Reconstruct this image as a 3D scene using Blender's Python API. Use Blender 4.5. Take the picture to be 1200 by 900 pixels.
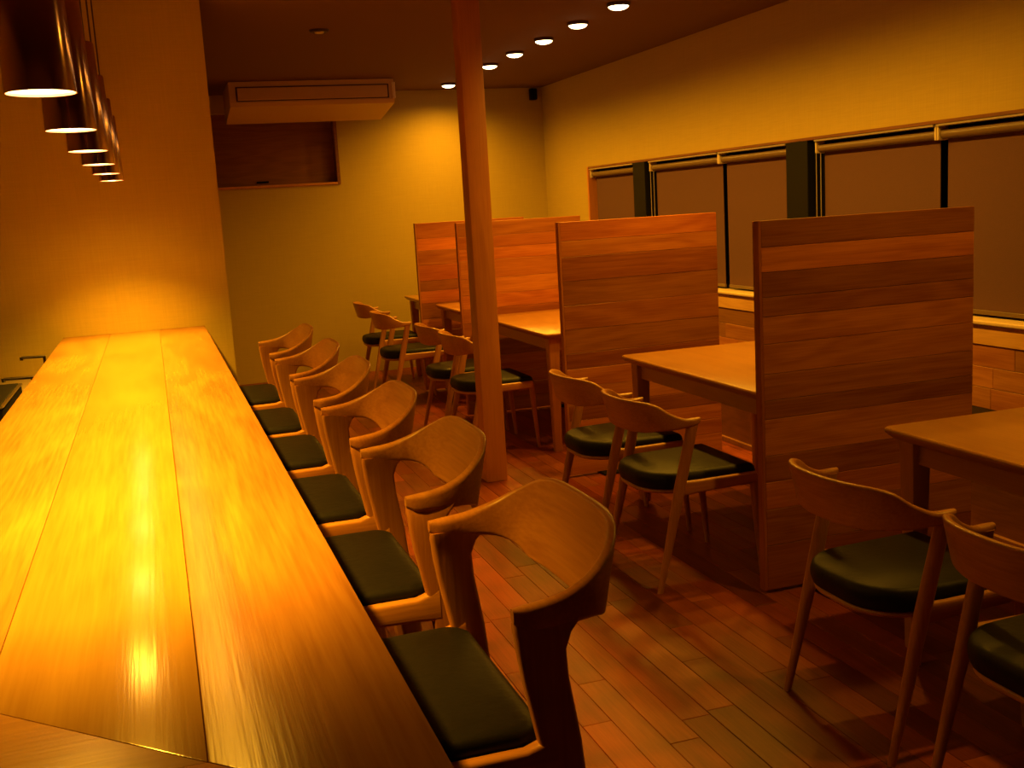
import bpy, bmesh, math, random
from mathutils import Vector, Matrix

for o in list(bpy.data.objects):
    bpy.data.objects.remove(o, do_unlink=True)
S = bpy.context.scene
COL = S.collection
random.seed(7)

# ---------------------------------------------------------------- camera, world, exposure
cam_d = bpy.data.cameras.new('camera')
cam = bpy.data.objects.new('camera', cam_d)
COL.objects.link(cam)
RX = Vector((0.9472823406, -0.3150830202, -0.0581279410))
RY = Vector((0.1060547509, 0.1371580709, 0.9848553464))
RZ = Vector((-0.3023384808, -0.9391008220, 0.1633434696))
cam.matrix_world = Matrix(((RX.x, RY.x, RZ.x, 0), (RX.y, RY.y, RZ.y, 0), (RX.z, RY.z, RZ.z, 1.5), (0, 0, 0, 1)))
cam_d.sensor_fit = 'HORIZONTAL'
cam_d.sensor_width = 36.0
cam_d.lens = 1271.34 / 1200 * 36
cam_d.clip_start = 0.05
S.camera = cam

w = bpy.data.worlds.new('night')
S.world = w
w.use_nodes = True
w.node_tree.nodes['Background'].inputs[0].default_value = (0.010, 0.008, 0.008, 1)
w.node_tree.nodes['Background'].inputs[1].default_value = 0.15

S.view_settings.view_transform = 'Standard'
S.view_settings.look = 'None'
S.view_settings.exposure = 0.0
S.view_settings.gamma = 1.0
S.view_settings.use_curve_mapping = False

LAMP = (1.0, 0.44, 0.016)        # the warm lamp colour
PEND_W = 145.0                    # downward beam of each pendant
PEND_FLOOD_W = 11.0               # wide spill of each pendant
DOWN_W = 100.0                    # each ceiling downlight

# ---------------------------------------------------------------- materials
def nmat(name):
    m = bpy.data.materials.new(name)
    m.use_nodes = True
    nt = m.node_tree
    return m, nt, nt.nodes['Principled BSDF']

def L(nt, a, b):
    nt.links.new(a, b)

def math_node(nt, op, a, b=None):
    n = nt.nodes.new('ShaderNodeMath')
    n.operation = op
    for i, v in enumerate((a, b)):
        if v is None:
            continue
        if isinstance(v, (int, float)):
            n.inputs[i].default_value = v
        else:
            L(nt, v, n.inputs[i])
    return n.outputs[0]

def wood(name, light, dark, axis='X', rough=0.4, var=0.35, hue=0.02, coat=0.0, rand='object', ring=16.0, size=1.0, bump=0.05, contrast=1.0, spec=0.5):
    m, nt, b = nmat(name)
    tc = nt.nodes.new('ShaderNodeTexCoord')
    if rand == 'object':
        r = nt.nodes.new('ShaderNodeObjectInfo').outputs['Random']
    else:
        r = nt.nodes.new('ShaderNodeNewGeometry').outputs['Random Per Island']
    off = math_node(nt, 'MULTIPLY', r, 53.0)
    add = nt.nodes.new('ShaderNodeVectorMath')
    add.operation = 'ADD'
    L(nt, tc.outputs['Object'], add.inputs[0])
    L(nt, off, add.inputs[1])

    def stretched(lo, hi):
        mp = nt.nodes.new('ShaderNodeMapping')
        mp.inputs['Scale'].default_value = [(lo if ax == axis else hi) * size for ax in 'XYZ']
        L(nt, add.outputs[0], mp.inputs['Vector'])
        return mp.outputs[0]
    n1 = nt.nodes.new('ShaderNodeTexNoise')
    n1.inputs['Scale'].default_value = 1.0
    n1.inputs['Detail'].default_value = 2.0
    n1.inputs['Distortion'].default_value = 0.6
    L(nt, stretched(0.9, 6.0), n1.inputs['Vector'])
    bands = math_node(nt, 'SINE', math_node(nt, 'MULTIPLY', n1.outputs['Fac'], ring * 3.0))
    n2 = nt.nodes.new('ShaderNodeTexNoise')
    n2.inputs['Scale'].default_value = 1.0
    n2.inputs['Detail'].default_value = 3.0
    L(nt, stretched(6.0, 160.0), n2.inputs['Vector'])
    n3 = nt.nodes.new('ShaderNodeTexNoise')
    n3.inputs['Scale'].default_value = 1.0
    n3.inputs['Detail'].default_value = 2.0
    L(nt, stretched(1.5, 4.0), n3.inputs['Vector'])
    f = math_node(nt, 'ADD', math_node(nt, 'MULTIPLY', bands, 0.16 * contrast),
                  math_node(nt, 'MULTIPLY', math_node(nt, 'SUBTRACT', n2.outputs['Fac'], 0.5), 1.1 * contrast))
    f = math_node(nt, 'ADD', f, math_node(nt, 'MULTIPLY', math_node(nt, 'SUBTRACT', n3.outputs['Fac'], 0.5), 0.9))
    f = math_node(nt, 'ADD', f, 0.45)
    mix = nt.nodes.new('ShaderNodeMix')
    mix.data_type = 'RGBA'
    mix.inputs['A'].default_value = (*light, 1)
    mix.inputs['B'].default_value = (*dark, 1)
    L(nt, f, mix.inputs['Factor'])
    hsv = nt.nodes.new('ShaderNodeHueSaturation')
    L(nt, mix.outputs['Result'], hsv.inputs['Color'])
    wn = nt.nodes.new('ShaderNodeTexWhiteNoise')
    wn.noise_dimensions = '1D'
    L(nt, math_node(nt, 'MULTIPLY', r, 91.7), wn.inputs['W'])
    L(nt, math_node(nt, 'ADD', math_node(nt, 'MULTIPLY', r, var), 1.0 - var / 2), hsv.inputs['Value'])
    L(nt, math_node(nt, 'ADD', math_node(nt, 'MULTIPLY', wn.outputs['Value'], hue), 0.5 - hue / 2), hsv.inputs['Hue'])
    L(nt, hsv.outputs[0], b.inputs['Base Color'])
    b.inputs['Roughness'].default_value = rough
    b.inputs['Coat Weight'].default_value = coat
    b.inputs['Specular IOR Level'].default_value = spec
    b.inputs['Coat Roughness'].default_value = 0.18
    bp = nt.nodes.new('ShaderNodeBump')
    bp.inputs['Strength'].default_value = bump
    bp.inputs['Distance'].default_value = 0.01
    L(nt, n2.outputs['Fac'], bp.inputs['Height'])
    L(nt, bp.outputs[0], b.inputs['Normal'])
    return m

def plain(name, col, rough=0.5, metal=0.0, noise=0.0, nscale=40.0, bump=0.0, spec=0.5):
    m, nt, b = nmat(name)
    b.inputs['Base Color'].default_value = (*col, 1)
    b.inputs['Roughness'].default_value = rough
    b.inputs['Metallic'].default_value = metal
    b.inputs['Specular IOR Level'].default_value = spec
    tc = nt.nodes.new('ShaderNodeTexCoord')
    n = nt.nodes.new('ShaderNodeTexNoise')
    n.inputs['Scale'].default_value = nscale
    n.inputs['Detail'].default_value = 4.0
    L(nt, tc.outputs['Object'], n.inputs['Vector'])
    if noise:
        hsv = nt.nodes.new('ShaderNodeHueSaturation')
        hsv.inputs['Color'].default_value = (*col, 1)
        L(nt, math_node(nt, 'ADD', math_node(nt, 'MULTIPLY', n.outputs['Fac'], noise), 1.0 - noise / 2), hsv.inputs['Value'])
        L(nt, hsv.outputs[0], b.inputs['Base Color'])
    if bump:
        bp = nt.nodes.new('ShaderNodeBump')
        bp.inputs['Strength'].default_value = bump
        bp.inputs['Distance'].default_value = 0.004
        L(nt, n.outputs['Fac'], bp.inputs['Height'])
        L(nt, bp.outputs[0], b.inputs['Normal'])
    return m

def wall_cloth(name, col):
    """woven wall covering: fine vertical and horizontal threads"""
    m, nt, b = nmat(name)
    b.inputs['Roughness'].default_value = 0.85
    b.inputs['Specular IOR Level'].default_value = 0.2
    tc = nt.nodes.new('ShaderNodeTexCoord')
    fs = []
    for sc in ((170, 170, 5), (6, 6, 170)):
        mp = nt.nodes.new('ShaderNodeMapping')
        mp.inputs['Scale'].default_value = sc
        L(nt, tc.outputs['Object'], mp.inputs['Vector'])
        n = nt.nodes.new('ShaderNodeTexNoise')
        n.inputs['Scale'].default_value = 1.0
        n.inputs['Detail'].default_value = 2.0
        L(nt, mp.outputs[0], n.inputs['Vector'])
        fs.append(n.outputs['Fac'])
    f = math_node(nt, 'MULTIPLY', math_node(nt, 'ADD', fs[0], fs[1]), 0.5)
    hsv = nt.nodes.new('ShaderNodeHueSaturation')
    hsv.inputs['Color'].default_value = (*col, 1)
    L(nt, math_node(nt, 'ADD', math_node(nt, 'MULTIPLY', f, 0.3), 0.85), hsv.inputs['Value'])
    L(nt, hsv.outputs[0], b.inputs['Base Color'])
    bp = nt.nodes.new('ShaderNodeBump')
    bp.inputs['Strength'].default_value = 0.15
    bp.inputs['Distance'].default_value = 0.002
    L(nt, f, bp.inputs['Height'])
    L(nt, bp.outputs[0], b.inputs['Normal'])
    return m

def emit(name, col, k):
    m, nt, b = nmat(name)
    b.inputs['Base Color'].default_value = (0.9, 0.9, 0.9, 1)
    b.inputs['Emission Color'].default_value = (*col, 1)
    b.inputs['Emission Strength'].default_value = k
    return m

OAK_L, OAK_D = (0.50, 0.228, 0.058), (0.30, 0.11, 0.024)
M = {}
M['counter'] = wood('counter_wood', (0.46, 0.225, 0.058), (0.27, 0.11, 0.026), 'Y', rough=0.27, var=0.12, ring=9, bump=0.05, size=0.8, contrast=1.1)
M['counter_mid'] = wood('counter_wood_polished', (0.52, 0.29, 0.085), (0.36, 0.175, 0.042), 'Y', rough=0.16, var=0.1, ring=6, bump=0.03, size=0.8, contrast=0.8)
M['counter_x'] = wood('counter_wood_across', (0.46, 0.225, 0.058), (0.27, 0.11, 0.026), 'X', rough=0.30, var=0.1, ring=6, bump=0.05, size=0.8)
M['chair_x'] = wood('chair_wood_x', OAK_L, OAK_D, 'X', rough=0.38, var=0.12, hue=0.008, ring=9, contrast=1.0)
M['chair_y'] = wood('chair_wood_y', OAK_L, OAK_D, 'Y', rough=0.38, var=0.12, hue=0.008, ring=9, contrast=1.0)
M['chair_z'] = wood('chair_wood_z', OAK_L, OAK_D, 'Z', rough=0.38, var=0.12, hue=0.008, ring=9, contrast=1.0)
M['board_x'] = wood('partition_wood', (0.47, 0.165, 0.035), (0.27, 0.068, 0.012), 'X', spec=0.25, rough=0.42, var=0.75, hue=0.012, ring=11, contrast=1.1)
M['board_z'] = wood('partition_edge_wood', (0.47, 0.165, 0.035), (0.27, 0.068, 0.012), 'Z', spec=0.25, rough=0.45, var=0.2)
M['table'] = wood('table_wood', (0.48, 0.225, 0.055), (0.33, 0.13, 0.028), 'Y', rough=0.34, var=0.1, ring=9, contrast=0.6, coat=0.1)
M['table_z'] = wood('table_leg_wood', OAK_L, OAK_D, 'Z', rough=0.4, var=0.12, contrast=0.6)
M['floor'] = wood('floor_wood', (0.27, 0.062, 0.017), (0.115, 0.020, 0.005), 'Y', rough=0.42, spec=0.22, var=0.6, hue=0.016, ring=8, contrast=0.8)
M['floor_far'] = wood('floor_wood_far', (0.27, 0.062, 0.017), (0.115, 0.020, 0.005), 'Y', rough=0.42, spec=0.22, var=0.6, hue=0.016, ring=8, contrast=0.8, rand='island')
M['subfloor'] = plain('floor_joint', (0.05, 0.02, 0.01), 0.9, noise=0.3)
M['wains'] = wood('wainscot_wood', (0.48, 0.20, 0.05), (0.28, 0.09, 0.02), 'Y', rough=0.4, var=0.85, hue=0.015, ring=9)
M['sill'] = wood('sill_wood', (0.72, 0.42, 0.15), (0.52, 0.26, 0.08), 'Y', rough=0.38, var=0.1)
M['lip'] = plain('cream_edge', (0.82, 0.62, 0.38), 0.4, noise=0.1)
M['post'] = wood('post_wood', (0.62, 0.25, 0.06), (0.42, 0.14, 0.03), 'Z', rough=0.4, var=0.0, ring=7, contrast=0.7)
M['niche'] = wood('niche_wood', (0.28, 0.11, 0.035), (0.17, 0.06, 0.018), 'X', rough=0.5, var=0.1)
M['bench'] = wood('bench_wood', (0.24, 0.095, 0.033), (0.14, 0.05, 0.017), 'Y', rough=0.5, var=0.15)
M['wall'] = wall_cloth('wall_cloth', (0.50, 0.38, 0.09))
M['ceiling'] = plain('ceiling_paint', (0.16, 0.078, 0.034), 0.9, noise=0.08, nscale=60, bump=0.1)
M['leather'] = plain('black_leather', (0.008, 0.0075, 0.012), 0.5, noise=0.5, nscale=45, bump=0.3, spec=0.17)
M['black'] = plain('black_metal', (0.006, 0.006, 0.006), 0.6, noise=0.2, spec=0.12)
M['frame'] = plain('dark_window_frame', (0.006, 0.006, 0.007), 0.6, noise=0.2, spec=0.2)
M['glass'] = plain('night_glass', (0.01, 0.012, 0.016), 0.03, noise=0.05, spec=0.8)
M['fabric'] = plain('blind_fabric', (0.145, 0.077, 0.085), 0.9, noise=0.25, nscale=300, bump=0.3, spec=0.1)
M['tube'] = plain('roller_tube', (0.17, 0.115, 0.07), 0.4, noise=0.08)
M['rail'] = plain('pale_aluminium', (0.72, 0.66, 0.6), 0.3, metal=0.6, noise=0.05)
M['plastic'] = plain('cream_plastic', (0.78, 0.66, 0.46), 0.45, noise=0.05)
M['acbody'] = plain('air_conditioner_plastic', (0.62, 0.44, 0.24), 0.5, noise=0.06, nscale=8)
M['acdark'] = plain('air_conditioner_slot', (0.05, 0.03, 0.02), 0.6, noise=0.1)
M['copper'] = plain('smoky_copper', (0.72, 0.43, 0.29), 0.16, metal=1.0, noise=0.06, nscale=12)
M['cord'] = plain('dark_cord', (0.05, 0.025, 0.018), 0.6, noise=0.2)
M['steel'] = plain('steel', (0.5, 0.5, 0.5), 0.25, metal=1.0, noise=0.1)
M['darksteel'] = plain('dark_steel', (0.12, 0.1, 0.09), 0.3, metal=1.0, noise=0.1)
M['bottle'] = plain('red_brown_glaze', (0.28, 0.07, 0.03), 0.3, noise=0.15)
M['work'] = plain('work_top', (0.3, 0.24, 0.16), 0.4, noise=0.15)
M['disc'] = emit('pendant_lamp_glow', (1.0, 0.62, 0.22), 9.0)
M['downdisc'] = emit('downlight_glow', (1.0, 0.72, 0.36), 9.0)

# ---------------------------------------------------------------- mesh helpers
def obj(name, bm, mat, parent=None, smooth=False, kind=None):
    bmesh.ops.recalc_face_normals(bm, faces=bm.faces)
    me = bpy.data.meshes.new(name)
    bm.to_mesh(me)
    bm.free()
    me.materials.append(M[mat])
    if smooth:
        for p in me.polygons:
            p.use_smooth = True
        me.set_sharp_from_angle(angle=math.radians(38))
    o = bpy.data.objects.new(name, me)
    COL.objects.link(o)
    if parent is not None:
        o.parent = parent
    if kind:
        o['kind'] = kind
    return o

def tag(o, label, cat, group=None):
    o['label'] = label
    o['category'] = cat
    if group:
        o['group'] = group
    return o

def empty(name, loc=(0, 0, 0), rz=0.0):
    e = bpy.data.objects.new(name, None)
    COL.objects.link(e)
    e.location = loc
    e.rotation_euler = (0, 0, rz)
    e.empty_display_size = 0.1
    return e

def copy_tree(o, parent=None):
    c = o.copy()
    COL.objects.link(c)
    c.parent = parent
    for ch in list(o.children):
        copy_tree(ch, c)
    return c

def add_box(bm, lo, hi, bev=0.0, seg=1):
    x0, y0, z0 = lo
    x1, y1, z1 = hi
    vs = [bm.verts.new(p) for p in ((x0, y0, z0), (x1, y0, z0), (x1, y1, z0), (x0, y1, z0),
                                    (x0, y0, z1), (x1, y0, z1), (x1, y1, z1), (x0, y1, z1))]
    fs = [bm.faces.new([vs[i] for i in q]) for q in ((0, 3, 2, 1), (4, 5, 6, 7), (0, 1, 5, 4), (1, 2, 6, 5), (2, 3, 7, 6), (3, 0, 4, 7))]
    if bev:
        es = list({e for f in fs for e in f.edges})
        bmesh.ops.bevel(bm, geom=es, offset=bev, segments=seg, affect='EDGES', profile=0.6)

def box(lo, hi, bev=0.0, seg=1):
    bm = bmesh.new()
    add_box(bm, lo, hi, bev, seg)
    return bm

def loft(bm, rings, cap=True, closed=True):
    R = [[bm.verts.new(p) for p in r] for r in rings]
    n = len(rings[0])
    for a, b in zip(R[:-1], R[1:]):
        for i in range(n if closed else n - 1):
            j = (i + 1) % n
            bm.faces.new((a[i], a[j], b[j], b[i]))
    if cap:
        bm.faces.new(list(reversed(R[0])))
        bm.faces.new(R[-1])

def rrect(cx, cy, hx, hy, r, n=3):
    """rounded rectangle outline (2-D)"""
    pts = []
    r = min(r, hx * 0.99, hy * 0.99)
    for sx, sy, a0 in ((1, 1, 0), (-1, 1, 90), (-1, -1, 180), (1, -1, 270)):
        for k in range(n + 1):
            a = math.radians(a0 + 90.0 * k / n)
            pts.append((cx + sx * (hx - r) + r * math.cos(a), cy + sy * (hy - r) + r * math.sin(a)))
    return pts

def add_cyl(bm, p, q, r0, r1=None, n=14, cap=True):
    r1 = r0 if r1 is None else r1
    p, q = Vector(p), Vector(q)
    d = (q - p).normalized()
    u = d.orthogonal().normalized()
    v = d.cross(u)
    loft(bm, [[c + (u * math.cos(2 * math.pi * i / n) + v * math.sin(2 * math.pi * i / n)) * r for i in range(n)] for c, r in ((p, r0), (q, r1))], cap)

def sm(t):
    t = max(0.0, min(1.0, t))
    return t * t * (3 - 2 * t)

def table_interp(tab, t):
    """smooth curve through (t, value) knots"""
    n = len(tab)
    t = max(tab[0][0], min(tab[-1][0], t))
    for i in range(n - 1):
        if t <= tab[i + 1][0]:
            break
    (t0, a), (t1, b) = tab[i], tab[i + 1]
    d = (b - a) / (t1 - t0)
    def slope(j):
        if j <= 0 or j >= n - 1:
            return d if n == 2 else (0.0 if j >= n - 1 else d)
        l = (tab[j][1] - tab[j - 1][1]) / (tab[j][0] - tab[j - 1][0])
        r = (tab[j + 1][1] - tab[j][1]) / (tab[j + 1][0] - tab[j][0])
        return 0.0 if l * r <= 0 else 2 * l * r / (l + r)
    m0, m1 = slope(i) * (t1 - t0), slope(i + 1) * (t1 - t0)
    k = (t - t0) / (t1 - t0)
    return (2 * k ** 3 - 3 * k ** 2 + 1) * a + (k ** 3 - 2 * k ** 2 + k) * m0 + (-2 * k ** 3 + 3 * k ** 2) * b + (k ** 3 - k ** 2) * m1

# ---------------------------------------------------------------- room shell
XW, YW, CZ = 3.76, 10.2, 2.6      # window wall, far wall, ceiling
XL, YB = -2.6, -2.2               # kitchen side wall, wall behind the camera
YS, XS = 5.81, 0.358              # yellow stub wall that the counter runs into
WB, WT = 0.82, 1.787              # window sill and head
WY0, WY1 = 1.20, 9.13             # window strip along the wall
NX0, NX1, NZ0, NZ1 = 0.45, 1.735, 1.775, 2.44   # recess high on the far wall

fl = obj('floor', box((XL, YB, -0.08), (XW, YW, -0.012)), 'subfloor', kind='structure')
obj('ceiling', box((XL - 0.1, YB - 0.1, CZ), (XW + 0.25, YW + 0.25, CZ + 0.1)), 'ceiling', kind='structure')

bm = bmesh.new()                  # window wall: below, above and beside the strip
add_box(bm, (XW, YB, -0.08), (XW + 0.2, YW + 0.2, WB - 0.03))
add_box(bm, (XW, YB, WT), (XW + 0.2, YW + 0.2, CZ))
add_box(bm, (XW, YB, WB - 0.03), (XW + 0.2, WY0, WT))
add_box(bm, (XW, WY1, WB - 0.03), (XW + 0.2, YW + 0.2, WT))
wall_r = obj('wall_right', bm, 'wall', kind='structure')

bm = bmesh.new()                  # far wall with the recess
add_box(bm, (XS - 0.3, YW, -0.08), (XW, YW + 0.2, NZ0))
add_box(bm, (XS - 0.3, YW, NZ1), (XW, YW + 0.2, CZ))
add_box(bm, (NX1, YW, NZ0), (XW, YW + 0.2, NZ1))
add_box(bm, (XS - 0.3, YW, NZ0), (NX0, YW + 0.2, NZ1))
wall_f = obj('wall_far', bm, 'wall', kind='structure')

obj('wall_end', box((XL, YS, -0.08), (XS, YW, CZ)), 'wall', kind='structure')
obj('wall_left', box((XL - 0.1, YB, -0.08), (XL, YS, CZ)), 'wall', kind='structure')
obj('wall_back', box((XL - 0.1, YB - 0.1, -0.08), (XW + 0.2, YB, CZ)), 'wall', kind='structure')

# floor planks: run along the room, staggered ends
plank_w, gap = 0.092, 0.0016
cells = []
rf = random.Random(3)
i = 0
x = -0.62
while x < XW - 0.001:
    y = YB - rf.random() * 0.8
    x1 = min(x + plank_w, XW)
    while y < YW:
        ln = rf.choice((0.45, 0.6, 0.75, 0.9, 1.05))
        y1 = min(y + ln, YW)
        if y1 - max(y, YB) > 0.05:
            cells.append((x, x1, max(y, YB), y1))
        y += ln
    x += plank_w
def plank_score(c):
    cx, cy = (c[0] + c[1]) / 2, (c[2] + c[3]) / 2
    hidden = cx < 0.62 or cy < 1.9 or cx > 3.05 or cx > 0.62 * cy + 0.35 or cx < 0.2 * cy + 0.2
    return (1 if hidden else 0, cy * 1.0 + (0.9 if cx > 2.1 else 0))
cells.sort(key=plank_score)
rest = bmesh.new()
for k, (x0, x1, y0, y1) in enumerate(cells):
    lo = (x0 + gap / 2, y0 + gap / 2, -0.02)
    hi = (x1 - gap / 2, y1 - gap / 2, rf.uniform(-0.0006, 0.0))
    if k < 300:
        cxm, cym = (x0 + x1) / 2, (y0 + y1) / 2
        b2 = box((lo[0] - cxm, lo[1] - cym, lo[2]), (hi[0] - cxm, hi[1] - cym, hi[2]), 0.0012)
        o = obj('plank', b2, 'floor', fl)
        o.location = (cxm, cym, 0)
    else:
        add_box(rest, lo, hi)
obj('planks_beyond', rest, 'floor_far', fl, kind='stuff')

# ---------------------------------------------------------------- wainscot, sill and ledge on the window wall
rw = random.Random(5)
for row, (z0, z1) in enumerate(((0.0, 0.08), (0.08, 0.185), (0.185, 0.29), (0.29, 0.395), (0.395, 0.497), (0.497, 0.598), (0.598, 0.703))):
    if row < 3:
        continue                                        # behind the bench
    y = 2.4 - rw.random() * 0.5
    while y < YW - 0.02:
        ln = rw.choice((0.3, 0.42, 0.55, 0.7))
        y1 = min(y + ln, YW)
        cy = (y + y1) / 2
        o = obj('plank', box((-0.022 - rw.random() * 0.002, y - cy + 0.001, z0 + 0.001), (0, y1 - cy - 0.001, z1 - 0.001), 0.0015), 'wains', wall_r)
        o.location = (XW, cy, 0)
        y = y1
o = obj('trim_1', box((XW - 0.03, WY0 - 0.3, 0.703), (XW, YW, 0.80), 0.004), 'sill', kind='structure')
o = obj('trim_2', box((XW - 0.045, WY0 - 0.3, 0.80), (XW + 0.13, WY1, 0.823), 0.008, 3), 'lip', kind='structure', smooth=True)

# ---------------------------------------------------------------- windows (dark frames, night glass)
posts = [(7.94, 8.16), (5.69, 5.92), (3.44, 3.67)]
obj('trim_3', box((XW - 0.006, WY1 - 0.03, WB), (XW + 0.14, WY1, WT), 0.002), 'post', kind='structure')      # wooden jamb at the far end
obj('trim_4', box((XW - 0.004, WY0, WT - 0.018), (XW + 0.14, WY1 - 0.03, WT), 0.002), 'bench', kind='structure')  # head board, its dark wood colour standing in for a shadow line
spans = [(8.16, 9.10), (5.92, 7.94), (3.67, 5.69), (1.22, 3.44)]
for k, (a, b) in enumerate(posts):
    obj('trim_%d' % (5 + k), box((XW - 0.004, a, WB + 0.003), (XW + 0.14, b, WT - 0.018), 0.003), 'frame', kind='structure')
for k, (a, b) in enumerate(spans):
    e = empty('window_%d' % (k + 1), (XW + 0.1, (a + b) / 2, WB))
    e['kind'] = 'structure'
    hw, h = (b - a) / 2, WT - WB - 0.018
    bm = bmesh.new()
    f = 0.05
    add_box(bm, (0, -hw, 0.003), (0.06, hw, f))
    add_box(bm, (0, -hw, h - f), (0.06, hw, h))
    add_box(bm, (0, -hw, f), (0.06, -hw + f, h - f))
    add_box(bm, (0, hw - f, f), (0.06, hw, h - f))
    if k:
        add_box(bm, (0, -0.03, f), (0.06, 0.03, h - f))
    obj('window_frame', bm, 'frame', e)
    for s in ((-1, 1) if k else (0,)):
        y0, y1 = (-hw + f, hw - f) if s == 0 else ((-hw + f, -0.03) if s < 0 else (0.03, hw - f))
        obj('pane', box((0.026, y0, f), (0.034, y1, h - f)), 'glass', e)

# roller blinds, one or two in each window
def blind(y0, y1, label, chain_side=None):
    e = empty('roller_blind', (XW + 0.04, (y0 + y1) / 2, WB + 0.003))
    hw = (y1 - y0) / 2
    zt = WT - WB - 0.018 - 0.003
    obj('headrail', box((-0.046, -hw, zt - 0.012), (0.03, hw, zt - 0.002), 0.002), 'rail', e)
    bm = bmesh.new()
    add_cyl(bm, (0, -hw + 0.008, zt - 0.052), (0, hw - 0.008, zt - 0.052), 0.024, n=20)
    obj('roller', bm, 'tube', e, smooth=True)
    for s in (-1, 1):
        obj('bracket', box((-0.033, s * hw - 0.006, zt - 0.08), (0.03, s * hw + 0.006, zt - 0.012), 0.003), 'plastic', e)
    obj('fabric', box((0.018, -hw + 0.018, 0.03), (0.021, hw - 0.018, zt - 0.05)), 'fabric', e)
    obj('bottom_bar', box((0.012, -hw + 0.018, 0.012), (0.027, hw - 0.018, 0.034), 0.003), 'tube', e)
    if chain_side is not None:
        bm = bmesh.new()
        yy = chain_side * (hw + 0.012)
        add_cyl(bm, (-0.02, yy, 0.16), (-0.02, yy, zt - 0.05), 0.0028, n=6)
        add_cyl(bm, (-0.002, yy - 0.018, 0.16), (-0.002, yy - 0.018, zt - 0.05), 0.0028, n=6)
        obj('pull_chain', bm, 'rail', e)
    return tag(e, label, 'blind', 'brown roller blinds in the window strip')
blind(8.17, 9.08, 'single brown roller blind in the narrow window next to the far wall')
blind(6.79, 7.87, 'brown roller blind just past the first black window post from the far wall', 1)
blind(5.93, 6.77, 'brown roller blind ending at the second black window post from the far wall')
blind(4.59, 5.62, 'brown roller blind just past the second black window post from the far wall', 1)
blind(3.68, 4.57, 'brown roller blind over the bench, short of the third black window post')
blind(2.36, 3.37, 'brown roller blind beyond the third black window post from the far wall', 1)

# ---------------------------------------------------------------- wooden recess on the far wall
n = empty('wall_recess', ((NX0 + NX1) / 2, YW + 0.11, NZ0))
hx, hh = (NX1 - NX0) / 2, NZ1 - NZ0
obj('back_panel', box((-hx, 0.0, 0), (hx, 0.03, hh)), 'niche', n)
obj('side_jamb', box((hx - 0.03, -0.125, 0), (hx, 0, hh), 0.002), 'bench', n)
obj('side_jamb', box((-hx, -0.125, 0), (-hx + 0.03, 0, hh), 0.002), 'bench', n)
obj('bottom_sill', box((-hx + 0.03, -0.125, 0), (hx - 0.03, 0, 0.022), 0.002), 'post', n)
obj('finger_pull', box((-0.11, -0.012, 0.045), (0.0, 0.0, 0.062), 0.003), 'black', n)
tag(n, 'shallow brown wooden recess high on the far wall under the air conditioner', 'wall recess')

# ---------------------------------------------------------------- air conditioner hung from the ceiling
ac = empty('air_conditioner', (1.405, 9.22, CZ))
prof = [(0.0, -0.004), (0.0, -0.17), (0.015, -0.20), (0.62, -0.285), (0.68, -0.27), (0.68, -0.004)]
bm = bmesh.new()
loft(bm, [[(sx * 0.675, y, z) for y, z in prof] for sx in (-1, -0.985, 0.985, 1)])
obj('body', bm, 'acbody', ac)
obj('intake_recess', box((-0.625, -0.004, -0.160), (0.63, 0.004, -0.045)), 'acdark', ac)
obj('front_flap', box((-0.612, -0.014, -0.152), (0.617, -0.001, -0.054), 0.004), 'acbody', ac)
obj('end_cap', box((0.655, -0.012, -0.165), (0.685, 0.06, -0.03), 0.005), 'plastic', ac)
tag(ac, 'cream ceiling-hung air conditioner with a long front flap above the far wall recess', 'air conditioner')

sd = empty('round_ceiling_fitting', (1.10, 6.79, CZ))
bm = bmesh.new()
add_cyl(bm, (0, 0, -0.001), (0, 0, -0.014), 0.062, 0.055, n=24)
obj('ring', bm, 'cord', sd, smooth=True)
bm = bmesh.new()
add_cyl(bm, (0, 0, -0.014), (0, 0, -0.020), 0.03, 0.026, n=20)
obj('centre_cap', bm, 'rail', sd, smooth=True)
tag(sd, 'small dark round fitting on the ceiling in front of the air conditioner', 'ceiling fitting')

sp = empty('wall_speaker', (3.655, YW, 2.48))
obj('housing', box((-0.032, -0.08, 0.0), (0.032, -0.012, 0.105), 0.006), 'black', sp)
obj('mount', box((-0.015, -0.012, 0.03), (0.015, 0, 0.07)), 'black', sp)
tag(sp, 'small black box mounted in the far corner just below the ceiling', 'speaker')

# ---------------------------------------------------------------- wooden post
pst = empty('wooden_post', (1.675, 5.62, 0))
obj('shaft', box((-0.06, -0.06, 0.0), (0.06, 0.06, CZ), 0.008, 2), 'post', pst, smooth=True)
tag(pst, 'square wooden post from floor to ceiling in the aisle', 'post')

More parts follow.
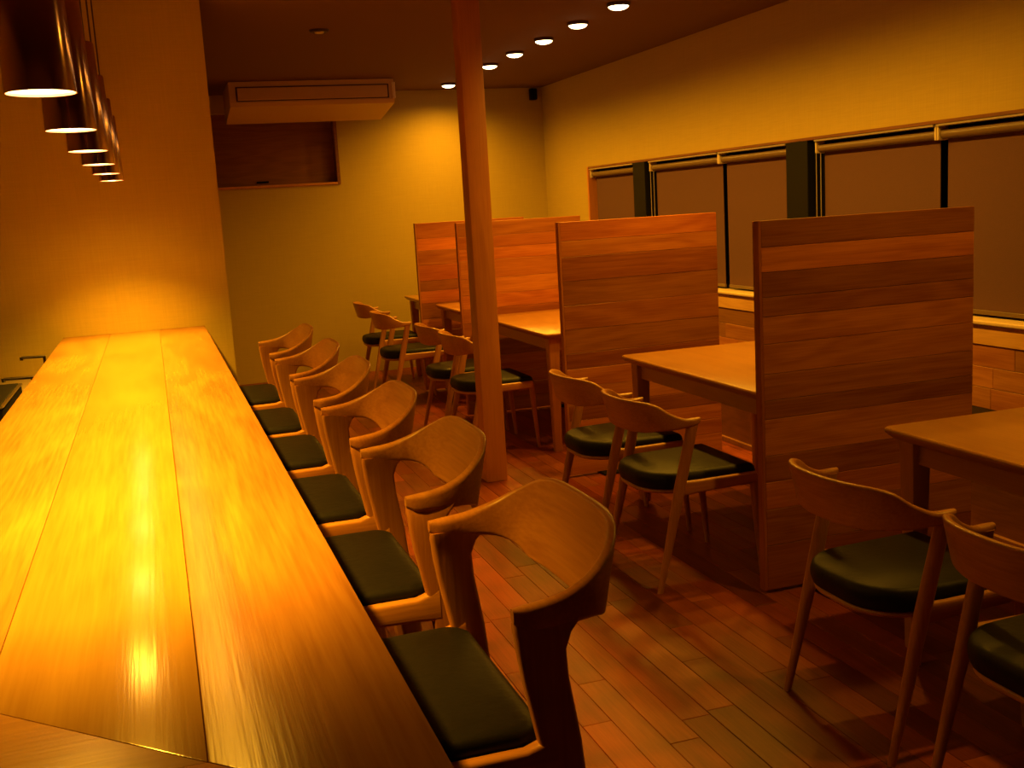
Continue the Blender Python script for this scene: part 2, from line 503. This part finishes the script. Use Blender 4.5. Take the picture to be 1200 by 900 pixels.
# ---------------------------------------------------------------- partitions made of stacked boards
PX0, PX1, PH, PT = 2.05, 2.99, 1.39, 0.04
order = ['first', 'second', 'third', 'fourth']
rp = random.Random(11)
for k, yp in enumerate((8.70, 7.435, 5.42, 3.417)):
    e = empty('wooden_partition', ((PX0 + PX1) / 2, yp + PT / 2, 0))
    hw = (PX1 - PX0) / 2
    zs = [0.014]
    if k == 3:
        zs += [0.187, 0.325, 0.43, 0.53, 0.667, 0.737, 0.835, 0.945, 1.045, 1.115, 1.205, 1.295, PH]
    else:
        while zs[-1] < PH - 0.15:
            zs.append(zs[-1] + rp.choice((0.085, 0.1, 0.115, 0.13)))
        zs.append(PH)
    for z0, z1 in zip(zs[:-1], zs[1:]):
        h = (z1 - z0) / 2
        d = rp.uniform(0, 0.0012)
        o = obj('board', box((-hw + 0.012, -PT / 2 + d, -h + 0.0006), (hw, PT / 2 - d, h - 0.0006), 0.0015), 'board_x', e)
        o.location = (0, 0, (z0 + z1) / 2)
    obj('edge_strip', box((-hw, -PT / 2, 0.014), (-hw + 0.012, PT / 2, PH), 0.0015), 'board_z', e)
    for fx in (-0.24, 0.26):
        obj('foot_plate', box((fx - 0.05, -PT / 2 - (0.14 if k == 3 else 0.05), 0), (fx + 0.05, PT / 2 + 0.02, 0.012), 0.002), 'black', e)
    tag(e, 'freestanding horizontal-board wooden partition, %s from the far wall' % order[k], 'partition', 'wooden partitions between the tables')

# ---------------------------------------------------------------- bench along the window wall
bn = empty('wall_bench', ((3.19 + XW) / 2, 6.0, 0))
bx0, bx1 = 3.19 - bn.location.x, XW - 0.026 - bn.location.x
obj('base', box((bx0 + 0.02, -4.2, 0.0), (bx1, 4.18, 0.34)), 'bench', bn)
obj('toe_strip', box((bx0, -4.2, 0.0), (bx0 + 0.02, 4.18, 0.03), 0.002), 'niche', bn)
for (a, b) in ((1.8, 3.44), (3.44, 5.44), (5.44, 7.45), (7.45, 8.72), (8.72, 10.17)):
    obj('seat_cushion', box((bx0, a + 0.004 - 6.0, 0.34), (bx1, b - 0.004 - 6.0, 0.40), 0.012, 2), 'leather', bn, smooth=True)
for yc in (4.4, 6.4, 2.6):
    obj('panel_pull', box((bx0 + 0.012, yc - 6.0 - 0.008, 0.16), (bx0 + 0.022, yc - 6.0 + 0.008, 0.26), 0.003), 'rail', bn)
tag(bn, 'long dark wooden bench with black seat cushions under the window strip', 'bench')

# ---------------------------------------------------------------- tables
def make_table(y0, y1, label):
    x0, x1, zt = 2.15, 2.95, 0.73
    e = empty('dining_table', ((x0 + x1) / 2, (y0 + y1) / 2, 0))
    hx, hy = (x1 - x0) / 2, (y1 - y0) / 2
    bm = bmesh.new()
    rings = []
    for dz, ins in ((-0.034, 0.022), (-0.016, 0.003), (-0.010, 0.0), (-0.004, 0.001), (0.0, 0.005)):
        rings.append([(p[0], p[1], zt + dz) for p in rrect(0, 0, hx - ins, hy - ins, 0.03, 5)])
    loft(bm, rings)
    obj('tabletop', bm, 'table', e, smooth=True)
    for sx in (-1, 1):
        for sy in (-1, 1):
            bm = bmesh.new()
            rr = []
            for z, hw, dx in ((0.0, 0.023, 0.0), (0.35, 0.029, 0.0), (0.60, 0.034, 0.0), (zt - 0.034, 0.036, 0.0)):
                rr.append([(p[0], p[1], z) for p in rrect(sx * (hx - 0.075), sy * (hy - 0.075), hw, hw, 0.008, 2)])
            loft(bm, rr)
            obj('leg', bm, 'table_z', e, smooth=True)
    for sx in (-1, 1):
        obj('apron', box((sx * (hx - 0.075) - 0.012, -hy + 0.1, zt - 0.11), (sx * (hx - 0.075) + 0.012, hy - 0.1, zt - 0.034)), 'table', e)
    for sy in (-1, 1):
        obj('apron', box((-hx + 0.1, sy * (hy - 0.075) - 0.012, zt - 0.11), (hx - 0.1, sy * (hy - 0.075) + 0.012, zt - 0.034)), 'chair_x', e)
    return tag(e, label, 'table', 'oak tables between the partitions')
make_table(1.48, 2.87, 'oak table on the open side of the fourth partition from the far wall')
make_table(3.52, 4.91, 'oak table between the third and fourth partitions from the far wall')
make_table(6.00, 7.36, 'oak table between the second and third partitions from the far wall')
make_table(7.88, 8.62, 'small oak table between the first and second partitions from the far wall')
make_table(9.05, 9.75, 'small oak table between the first partition and the far wall')

# ---------------------------------------------------------------- chairs
def u_path(t, xt, xb, W, n):
    """plan of a U-shaped rail: t 0..1 from one arm tip round the back to the other"""
    th = math.pi * t
    c, s = math.cos(th), math.sin(th)
    u = math.copysign(abs(c) ** (2 / n), c)
    v = max(s, 0.0) ** (2 / n)
    return Vector((xt + (xb - xt) * v, W * u, 0)), v

def u_rail(xt, xb, W, n, ztab, htab, ttab, ltab, N=56, ns=4):
    """loft a rounded board along the U; tables give top height, board height, thickness, outward lean by v (0 tip .. 1 back)"""
    raw = [u_path(i / 800, xt, xb, W, n) for i in range(801)]
    acc = [0.0]
    for a, b in zip(raw[:-1], raw[1:]):
        acc.append(acc[-1] + (b[0] - a[0]).length)
    pts = []
    j = 0
    for k in range(N + 1):
        d = acc[-1] * k / N
        while j < 799 and acc[j + 1] < d:
            j += 1
        f = (d - acc[j]) / max(acc[j + 1] - acc[j], 1e-9)
        pts.append((raw[j][0].lerp(raw[j + 1][0], f), raw[j][1] + (raw[j + 1][1] - raw[j][1]) * f))
    rings = []
    for k, (p, v) in enumerate(pts):
        a = pts[max(k - 1, 0)][0]
        b = pts[min(k + 1, N)][0]
        t = (b - a).normalized()
        nrm = Vector((t.y, -t.x, 0))
        if nrm.dot(Vector((p.x - xt * 0.5 - 0.1, p.y, 0))) < 0:
            nrm = -nrm
        zt, h, th, ln = (table_interp(tb, v) for tb in (ztab, htab, ttab, ltab))
        end = min(k, N - k)
        if end == 0:
            th *= 0.5
            h *= 0.6
        elif end == 1:
            th *= 0.85
            h *= 0.9
        ring = []
        for q0, q1 in rrect(0, 0, th / 2, h / 2, min(th, h) * 0.38, ns):
            ring.append(p + nrm * (q0 + ln * (q1 + h / 2 - h)) + Vector((0, 0, zt - h / 2 + q1)))
        rings.append(ring)
    bm = bmesh.new()
    loft(bm, rings)
    return bm

def leg_loft(stations, ns=3):
    """stations: (z, cx, cy, half_x, half_y, corner radius)"""
    bm = bmesh.new()
    loft(bm, [[(p[0], p[1], z) for p in rrect(cx, cy, hx, hy, r, ns)] for z, cx, cy, hx, hy, r in stations])
    return bm

def cushion(x0, x1, wf, wr, z0, z1, rear_round, N=8):
    """seat pad: wider at the front (x1), rounded rear"""
    def outline(ins, z):
        pts = []
        rr = rear_round
        W = lambda x: (wr + (wf - wr) * (x - x0) / (x1 - x0))
        fr = 0.03
        for k in range(N + 1):                     # rear right corner, going to rear left
            a = math.pi / 2 * k / N
            pts.append((x0 + rr - (rr - ins) * math.sin(a) , -(W(x0) - rr) - (rr - ins) * math.cos(a)))
        for k in range(N + 1):
            a = math.pi / 2 * k / N
            pts.append((x0 + rr - (rr - ins) * math.cos(a), (W(x0) - rr) + (rr - ins) * math.sin(a)))
        for k in range(4):
            a = math.pi / 2 * k / 3
            pts.append((x1 - fr + (fr - ins) * math.sin(a), (W(x1) - fr) + (fr - ins) * math.cos(a)))
        for k in range(4):
            a = math.pi / 2 * k / 3
            pts.append((x1 - fr + (fr - ins) * math.cos(a), -(W(x1) - fr) - (fr - ins) * math.sin(a)))
        return [(x, y, z) for x, y in pts]
    bm = bmesh.new()
    h = z1 - z0
    loft(bm, [outline(i, z) for i, z in ((0.006, z0), (0.0, z0 + 0.3 * h), (0.0, z0 + 0.55 * h), (0.004, z0 + 0.8 * h), (0.012, z0 + 0.93 * h), (0.022, z1))])
    return bm

def make_counter_chair():
    e = empty('counter_armchair')
    W = 0.2415
    bm = u_rail(-0.111, -0.321, W, 3.3,
                [(0, 0.940), (0.30, 0.946), (0.55, 0.962), (0.80, 0.992), (1, 1.0205)],
                [(0, 0.034), (0.30, 0.042), (0.55, 0.060), (0.80, 0.106), (0.92, 0.142), (1, 0.152)],
                [(0, 0.030), (0.5, 0.025), (0.85, 0.016), (1, 0.014)],
                [(0, 0.0), (0.5, 0.05), (1, 0.22)])
    obj('arm_and_back', bm, 'chair_y', e, smooth=True)
    for s in (-1, 1):
        y = s * W
        obj('leg', leg_loft([(0.0, -0.252, y, 0.018, 0.010, 0.007), (0.40, -0.212, y, 0.023, 0.0115, 0.008), (0.62, -0.184, y, 0.029, 0.0125, 0.008), (0.73, -0.1715, y, 0.032, 0.013, 0.008),
                             (0.828, -0.155, y, 0.034, 0.013, 0.008), (0.870, -0.151, y, 0.036, 0.013, 0.008), (0.8945, -0.155, y * 0.995, 0.042, 0.0125, 0.008), (0.906, -0.160, y * 0.986, 0.049, 0.0115, 0.008), (0.918, -0.165, y * 0.978, 0.053, 0.0095, 0.007)], 4), 'chair_z', e, smooth=True)
        obj('leg', leg_loft([(0.0, 0.165, y * 0.94, 0.011, 0.011, 0.008), (0.45, 0.150, y * 0.94, 0.014, 0.0135, 0.010), (0.73, 0.140, y * 0.94, 0.017, 0.0135, 0.010)], 3), 'chair_z', e, smooth=True)
        bm = bmesh.new()
        loft(bm, [[(x, y + s * dy + q0, zc + q1) for q0, q1 in rrect(0, 0, 0.0135, hh, 0.008, 3)] for x, dy, zc, hh in
                  ((-0.1645, 0.0, 0.711, 0.036), (-0.1435, 0.0, 0.706, 0.029), (-0.119, 0.0, 0.703, 0.024), (0.035, -0.006, 0.703, 0.022), (0.150, -0.014, 0.703, 0.021))])
        obj('side_rail', bm, 'chair_x', e, smooth=True)
    obj('front_rail', box((0.130, -0.217, 0.684), (0.147, 0.217, 0.722), 0.004, 2), 'chair_y', e, smooth=True)
    obj('rear_rail', box((-0.1645, -0.234, 0.684), (-0.147, 0.234, 0.714), 0.004, 2), 'chair_y', e, smooth=True)
    obj('footrest', box((0.150, -0.222, 0.27), (0.168, 0.222, 0.30), 0.004, 2), 'chair_y', e, smooth=True)
    obj('seat_cushion', cushion(-0.162, 0.158, 0.221, 0.2255, 0.714, 0.748, 0.05), 'leather', e, smooth=True)
    return e

def make_dining_chair():
    e = empty('dining_chair')
    bm = u_rail(-0.035, -0.285, 0.252, 2.5,
                [(0, 0.668), (0.20, 0.667), (0.45, 0.690), (0.65, 0.724), (0.82, 0.736), (1, 0.740)],
                [(0, 0.030), (0.20, 0.034), (0.45, 0.065), (0.65, 0.104), (0.82, 0.124), (1, 0.130)],
                [(0, 0.034), (0.3, 0.030), (1, 0.019)],
                [(0, 0.0), (0.4, 0.05), (1, 0.25)])
    obj('backrest', bm, 'chair_y', e, smooth=True)
    for s in (-1, 1):
        obj('leg', leg_loft([(0.0, -0.222, s * 0.245, 0.011, 0.010, 0.009), (0.2, -0.172, s * 0.243, 0.017, 0.014, 0.013), (0.40, -0.122, s * 0.240, 0.023, 0.016, 0.015),
                             (0.55, -0.085, s * 0.243, 0.022, 0.016, 0.015), (0.655, -0.062, s * 0.248, 0.022, 0.015, 0.014)]), 'chair_z', e, smooth=True)
        obj('leg', leg_loft([(0.0, 0.235, s * 0.225, 0.010, 0.010, 0.009), (0.25, 0.215, s * 0.225, 0.015, 0.015, 0.013), (0.41, 0.205, s * 0.225, 0.018, 0.017, 0.014)]), 'chair_z', e, smooth=True)
        bm = bmesh.new()
        loft(bm, [[(x, s * yy + q0, zc + q1) for q0, q1 in rrect(0, 0, 0.012, hh, 0.009, 3)] for x, yy, zc, hh in
                  ((-0.13, 0.238, 0.395, 0.030), (-0.05, 0.238, 0.397, 0.025), (0.21, 0.232, 0.400, 0.022))])
        obj('side_rail', bm, 'chair_x', e, smooth=True)
    obj('front_rail', box((0.195, -0.215, 0.372), (0.215, 0.215, 0.412), 0.005, 2), 'chair_y', e, smooth=True)
    obj('seat_shell', cushion(-0.225, 0.22, 0.215, 0.195, 0.365, 0.386, 0.15), 'chair_y', e, smooth=True)
    obj('seat_cushion', cushion(-0.232, 0.228, 0.222, 0.205, 0.386, 0.448, 0.15), 'leather', e, smooth=True)
    return e

ords = ['first', 'second', 'third', 'fourth', 'fifth', 'sixth', 'seventh', 'eighth', 'ninth', 'tenth', 'eleventh', 'twelfth', 'thirteenth', 'fourteenth']
proto = make_counter_chair()
for k, yc in enumerate((4.865, 4.175, 3.57, 2.93, 2.30, 1.6275)):
    o = proto if k == 0 else copy_tree(proto)
    o.location = (0.315, yc, 0)
    o.rotation_euler = (0, 0, math.pi)
    tag(o, 'high oak armchair with black seat, %s along the counter from the yellow end wall' % ords[k], 'chair', 'oak armchairs along the counter')

proto = make_dining_chair()
where = [(9.30, 1.90, 'oak half-arm chair with black seat at the small table by the far wall'),
         (8.29, 1.85, 'oak half-arm chair at the table between the first and second partitions from the far wall'),
         (7.07, 1.92, 'oak half-arm chair at the table between second and third partitions, nearer the far wall'),
         (6.47, 1.93, 'oak half-arm chair at the table between second and third partitions, beside the wooden post'),
         (4.49, 1.94, 'oak half-arm chair tucked at the table between third and fourth partitions, nearer the wooden post'),
         (3.855, 1.93, 'oak half-arm chair tucked at the table between third and fourth partitions, nearer the fourth partition'),
         (2.455, 1.91, 'oak half-arm chair right beside the fourth partition, at the outermost table'),
         (1.815, 1.91, 'oak half-arm chair at the outermost table, the one farther from the fourth partition')]
for k, (yc, xc, lab) in enumerate(where):
    o = proto if k == 0 else copy_tree(proto)
    o.location = (xc, yc, 0)
    tag(o, lab, 'chair', 'oak half-arm chairs at the tables')

# ---------------------------------------------------------------- counter of long boards
CH, CX0, CX1 = 0.975, -0.4585, 0.222
ct = empty('bar_counter', ((CX0 + CX1) / 2, 3.0, 0))
ox, oy = ct.location.x, 3.0
def cpart(name, lo, hi, bev, mat):
    c = [(a + b) / 2 for a, b in zip(lo, hi)]
    o = obj(name, box([a - q for a, q in zip(lo, c)], [b - q for b, q in zip(hi, c)], bev, 2), mat, ct, smooth=True)
    o.location = (c[0] - ox, c[1] - oy, c[2])
    return o
MIT = 1.05                        # 45 degree mitre where the counter turns: y = MIT - x
def mitred(name, poly, mat, drop=0.0):
    cx = sum(p[0] for p in poly) / 4
    cy = sum(p[1] for p in poly) / 4
    bm = bmesh.new()
    loft(bm, [[(px - cx, py - cy, z) for px, py in poly] for z in (-0.06, -drop)])
    bmesh.ops.bevel(bm, geom=list(bm.edges), offset=0.002, segments=2, affect='EDGES', profile=0.6)
    o = obj(name, bm, mat, ct, smooth=True)
    o.location = (cx - ox, cy - oy, CH)
    return o
edges = [CX0, -0.236, 0.0, CX1]
for k in range(3):
    a, b = edges[k] + 0.0003, edges[k + 1] - 0.0003
    mitred('board', [(a, MIT - a + 0.0004), (b, MIT - b + 0.0004), (b, YS - 0.003), (a, YS - 0.003)], 'counter_mid' if k == 1 else 'counter', 0.0004 if k == 1 else 0.0)
    mitred('return_board', [(-1.9, MIT - b), (b - 0.0004, MIT - b), (a - 0.0004, MIT - a), (-1.9, MIT - a)], 'counter_x', 0.0004 if k == 1 else 0.0)
cpart('front_panel', (-0.09, 1.17, 0.0), (-0.06, YS - 0.003, CH - 0.06), 0.0, 'bench')
cpart('back_panel', (-0.43, 1.55, 0.0), (-0.40, YS - 0.003, CH - 0.06), 0.0, 'bench')
cpart('return_panel', (-1.9, 1.13, 0.0), (-0.06, 1.16, CH - 0.06), 0.0, 'bench')
tag(ct, 'long glossy golden wooden counter of broad boards, mitred corner, running to the yellow end wall', 'counter')

# low work top behind the counter with a few utensils
WZ = 0.79
wt = empty('kitchen_work_unit', (-0.805, 4.4, 0))
obj('cabinet', box((-0.32, -1.35, 0), (0.32, 1.40, WZ - 0.03)), 'bench', wt)
obj('worktop', box((-0.335, -1.36, WZ - 0.03), (0.335, 1.405, WZ), 0.004), 'work', wt)
tag(wt, 'low kitchen work unit behind the far end of the counter', 'work unit')
st = empty('countertop_cooker', (-0.686, 4.165, WZ))
obj('housing', box((-0.168, -0.29, 0.010), (0.168, 0.28, 0.143), 0.008, 2), 'black', st, smooth=True)
obj('steel_rim', box((-0.172, -0.294, 0.143), (0.172, 0.284, 0.150), 0.002), 'steel', st)
obj('hob_plate', box((-0.158, -0.28, 0.1497), (0.158, 0.27, 0.153), 0.0015), 'black', st)
for sx in (-0.14, 0.14):
    for sy in (-0.26, 0.25):
        bm = bmesh.new()
        add_cyl(bm, (sx, sy, 0), (sx, sy, 0.011), 0.011, n=10)
        obj('foot', bm, 'black', st)
tag(st, 'black countertop cooker with a steel rim behind the counter', 'cooker')
def tap(x, y, zt, reach, label):
    e = empty('kitchen_tap', (x, y, WZ))
    h = zt - WZ
    bm = bmesh.new()
    add_cyl(bm, (0, 0, 0), (0, 0, 0.025), 0.018, 0.015)
    obj('base', bm, 'darksteel', e, smooth=True)
    bm = bmesh.new()
    add_cyl(bm, (0, 0, 0.025), (0, 0, h), 0.0065, 0.006)
    obj('riser', bm, 'darksteel', e, smooth=True)
    bm = bmesh.new()
    add_cyl(bm, (0.006, 0.0, h), (-reach, -0.012, h + 0.003), 0.006, 0.007)
    add_cyl(bm, (-reach, -0.012, h + 0.006), (-reach, -0.012, h - 0.008), 0.008, 0.007)
    obj('spout', bm, 'darksteel', e, smooth=True)
    return tag(e, label, 'tap')
tap(-0.49, 5.11, 0.964, 0.09, 'slim dark tap behind the counter next to the yellow end wall')
tap(-0.483, 4.50, 0.952, 0.10, 'slim dark tap behind the counter beside the black cooker')
bt = empty('red_brown_jar', (-0.745, 4.75, WZ))
bm = bmesh.new()
prof = [(0.0, 0.0), (0.05, 0.0), (0.06, 0.02), (0.063, 0.085), (0.053, 0.14), (0.032, 0.175), (0.028, 0.203)]
N = 24
loft(bm, [[(max(r, 0.001) * math.cos(2 * math.pi * i / N), max(r, 0.001) * math.sin(2 * math.pi * i / N), z) for i in range(N)] for r, z in prof])
obj('jar', bm, 'bottle', bt, smooth=True)
bm = bmesh.new()
add_cyl(bm, (0, 0, 0.203), (0, 0, 0.22), 0.033, 0.030, n=24)
obj('lid', bm, 'bottle', bt, smooth=True)
tag(bt, 'red-brown jar standing behind the counter near the end wall', 'jar')

# ---------------------------------------------------------------- lamps
def spot(name, parent, loc, watts, deg, blend, size, col=LAMP):
    d = bpy.data.lights.new(name, 'SPOT')
    d.energy = watts
    d.color = col
    d.spot_size = math.radians(deg)
    d.spot_blend = blend
    d.shadow_soft_size = size
    o = bpy.data.objects.new(name, d)
    COL.objects.link(o)
    o.parent = parent
    o.location = loc
    return o

def ring_tube(bm, prof, N=40):
    loft(bm, [[(r * math.cos(2 * math.pi * i / N), r * math.sin(2 * math.pi * i / N), z) for i in range(N)] for r, z in prof], cap=False)

PZ = 1.708
def make_pendant():
    e = empty('pendant_lamp')
    bm = bmesh.new()
    ring_tube(bm, [(0.0505, 0.02), (0.0505, 0.0), (0.0525, 0.0), (0.0525, 0.002), (0.0455, 0.280), (0.043, 0.285), (0.006, 0.288), (0.006, 0.293), (0.004, 0.293)])
    obj('shade', bm, 'copper', e, smooth=True)
    bm = bmesh.new()
    add_cyl(bm, (0, 0, 0.004), (0, 0, 0.006), 0.050, n=40)
    loft(bm, [[(r * math.cos(2 * math.pi * i / 20), r * math.sin(2 * math.pi * i / 20), z) for i in range(20)] for r, z in ((0.02, 0.005), (0.019, 0.002), (0.014, 0.0), (0.004, -0.001))])
    obj('glowing_lens', bm, 'disc', e)
    bm = bmesh.new()
    add_cyl(bm, (0, 0, 0.29), (0, 0, CZ - PZ - 0.018), 0.0033, n=8)
    obj('cord', bm, 'cord', e)
    bm = bmesh.new()
    add_cyl(bm, (0, 0, CZ - PZ - 0.02), (0, 0, CZ - PZ), 0.032, 0.035, n=24)
    obj('ceiling_cap', bm, 'cord', e, smooth=True)
    spot('beam', e, (0, 0, -0.006), PEND_W, 106, 0.9, 0.025)
    spot('flood', e, (0, 0, -0.006), PEND_FLOOD_W, 160, 0.8, 0.03)
    return e
proto = make_pendant()
for k in range(6):
    o = proto if k == 0 else copy_tree(proto)
    o.location = (-0.133, 1.84 + 0.689 * (5 - k), PZ)
    tag(o, 'copper tube pendant lamp, %s above the counter from the yellow end wall' % ords[k], 'pendant lamp', 'copper pendants over the counter')

def dome(bm, r, h, z, N=28, K=6):
    """shallow bulb bulging downwards from z"""
    rings = []
    for k in range(K + 1):
        a = math.pi / 2 * k / K
        rr = max(r * math.cos(a), 0.0008)
        rings.append([(rr * math.cos(2 * math.pi * i / N), rr * math.sin(2 * math.pi * i / N), z - h * math.sin(a)) for i in range(N)])
    loft(bm, rings)

def make_down():
    e = empty('ceiling_downlight')
    bm = bmesh.new()
    ring_tube(bm, [(0.060, 0.0), (0.066, 0.0), (0.068, -0.003), (0.066, -0.018), (0.064, -0.020), (0.060, -0.020), (0.059, -0.016)], 28)
    obj('housing', bm, 'cord', e, smooth=True)
    bm = bmesh.new()
    dome(bm, 0.0595, 0.024, -0.016)
    obj('glowing_lens', bm, 'downdisc', e)
    spot('downlight_beam', e, (0, 0, -0.044), DOWN_W, 166, 1.0, 0.045)
    return e
proto = make_down()
for k in list(range(10)) + [12]:
    o = copy_tree(proto)
    o.location = (2.69, 9.70 - 0.625 * k, CZ)
    if k > 6:                                           # the row runs on out of the picture towards the near tables
        for ch in o.children:
            if ch.type == 'LIGHT':
                ch.name = 'downlight_beam_%d_offscreen' % (k + 1)
            elif ch.name.startswith('glowing_lens'):
                ch.name = 'glowing_lens_%d_offscreen' % (k + 1)
    tag(o, 'small round ceiling downlight over the tables, %s from the far wall' % ords[min(k, 10)], 'downlight', 'row of ceiling downlights over the tables')
for ch in list(proto.children):
    bpy.data.objects.remove(ch, do_unlink=True)
bpy.data.objects.remove(proto, do_unlink=True)
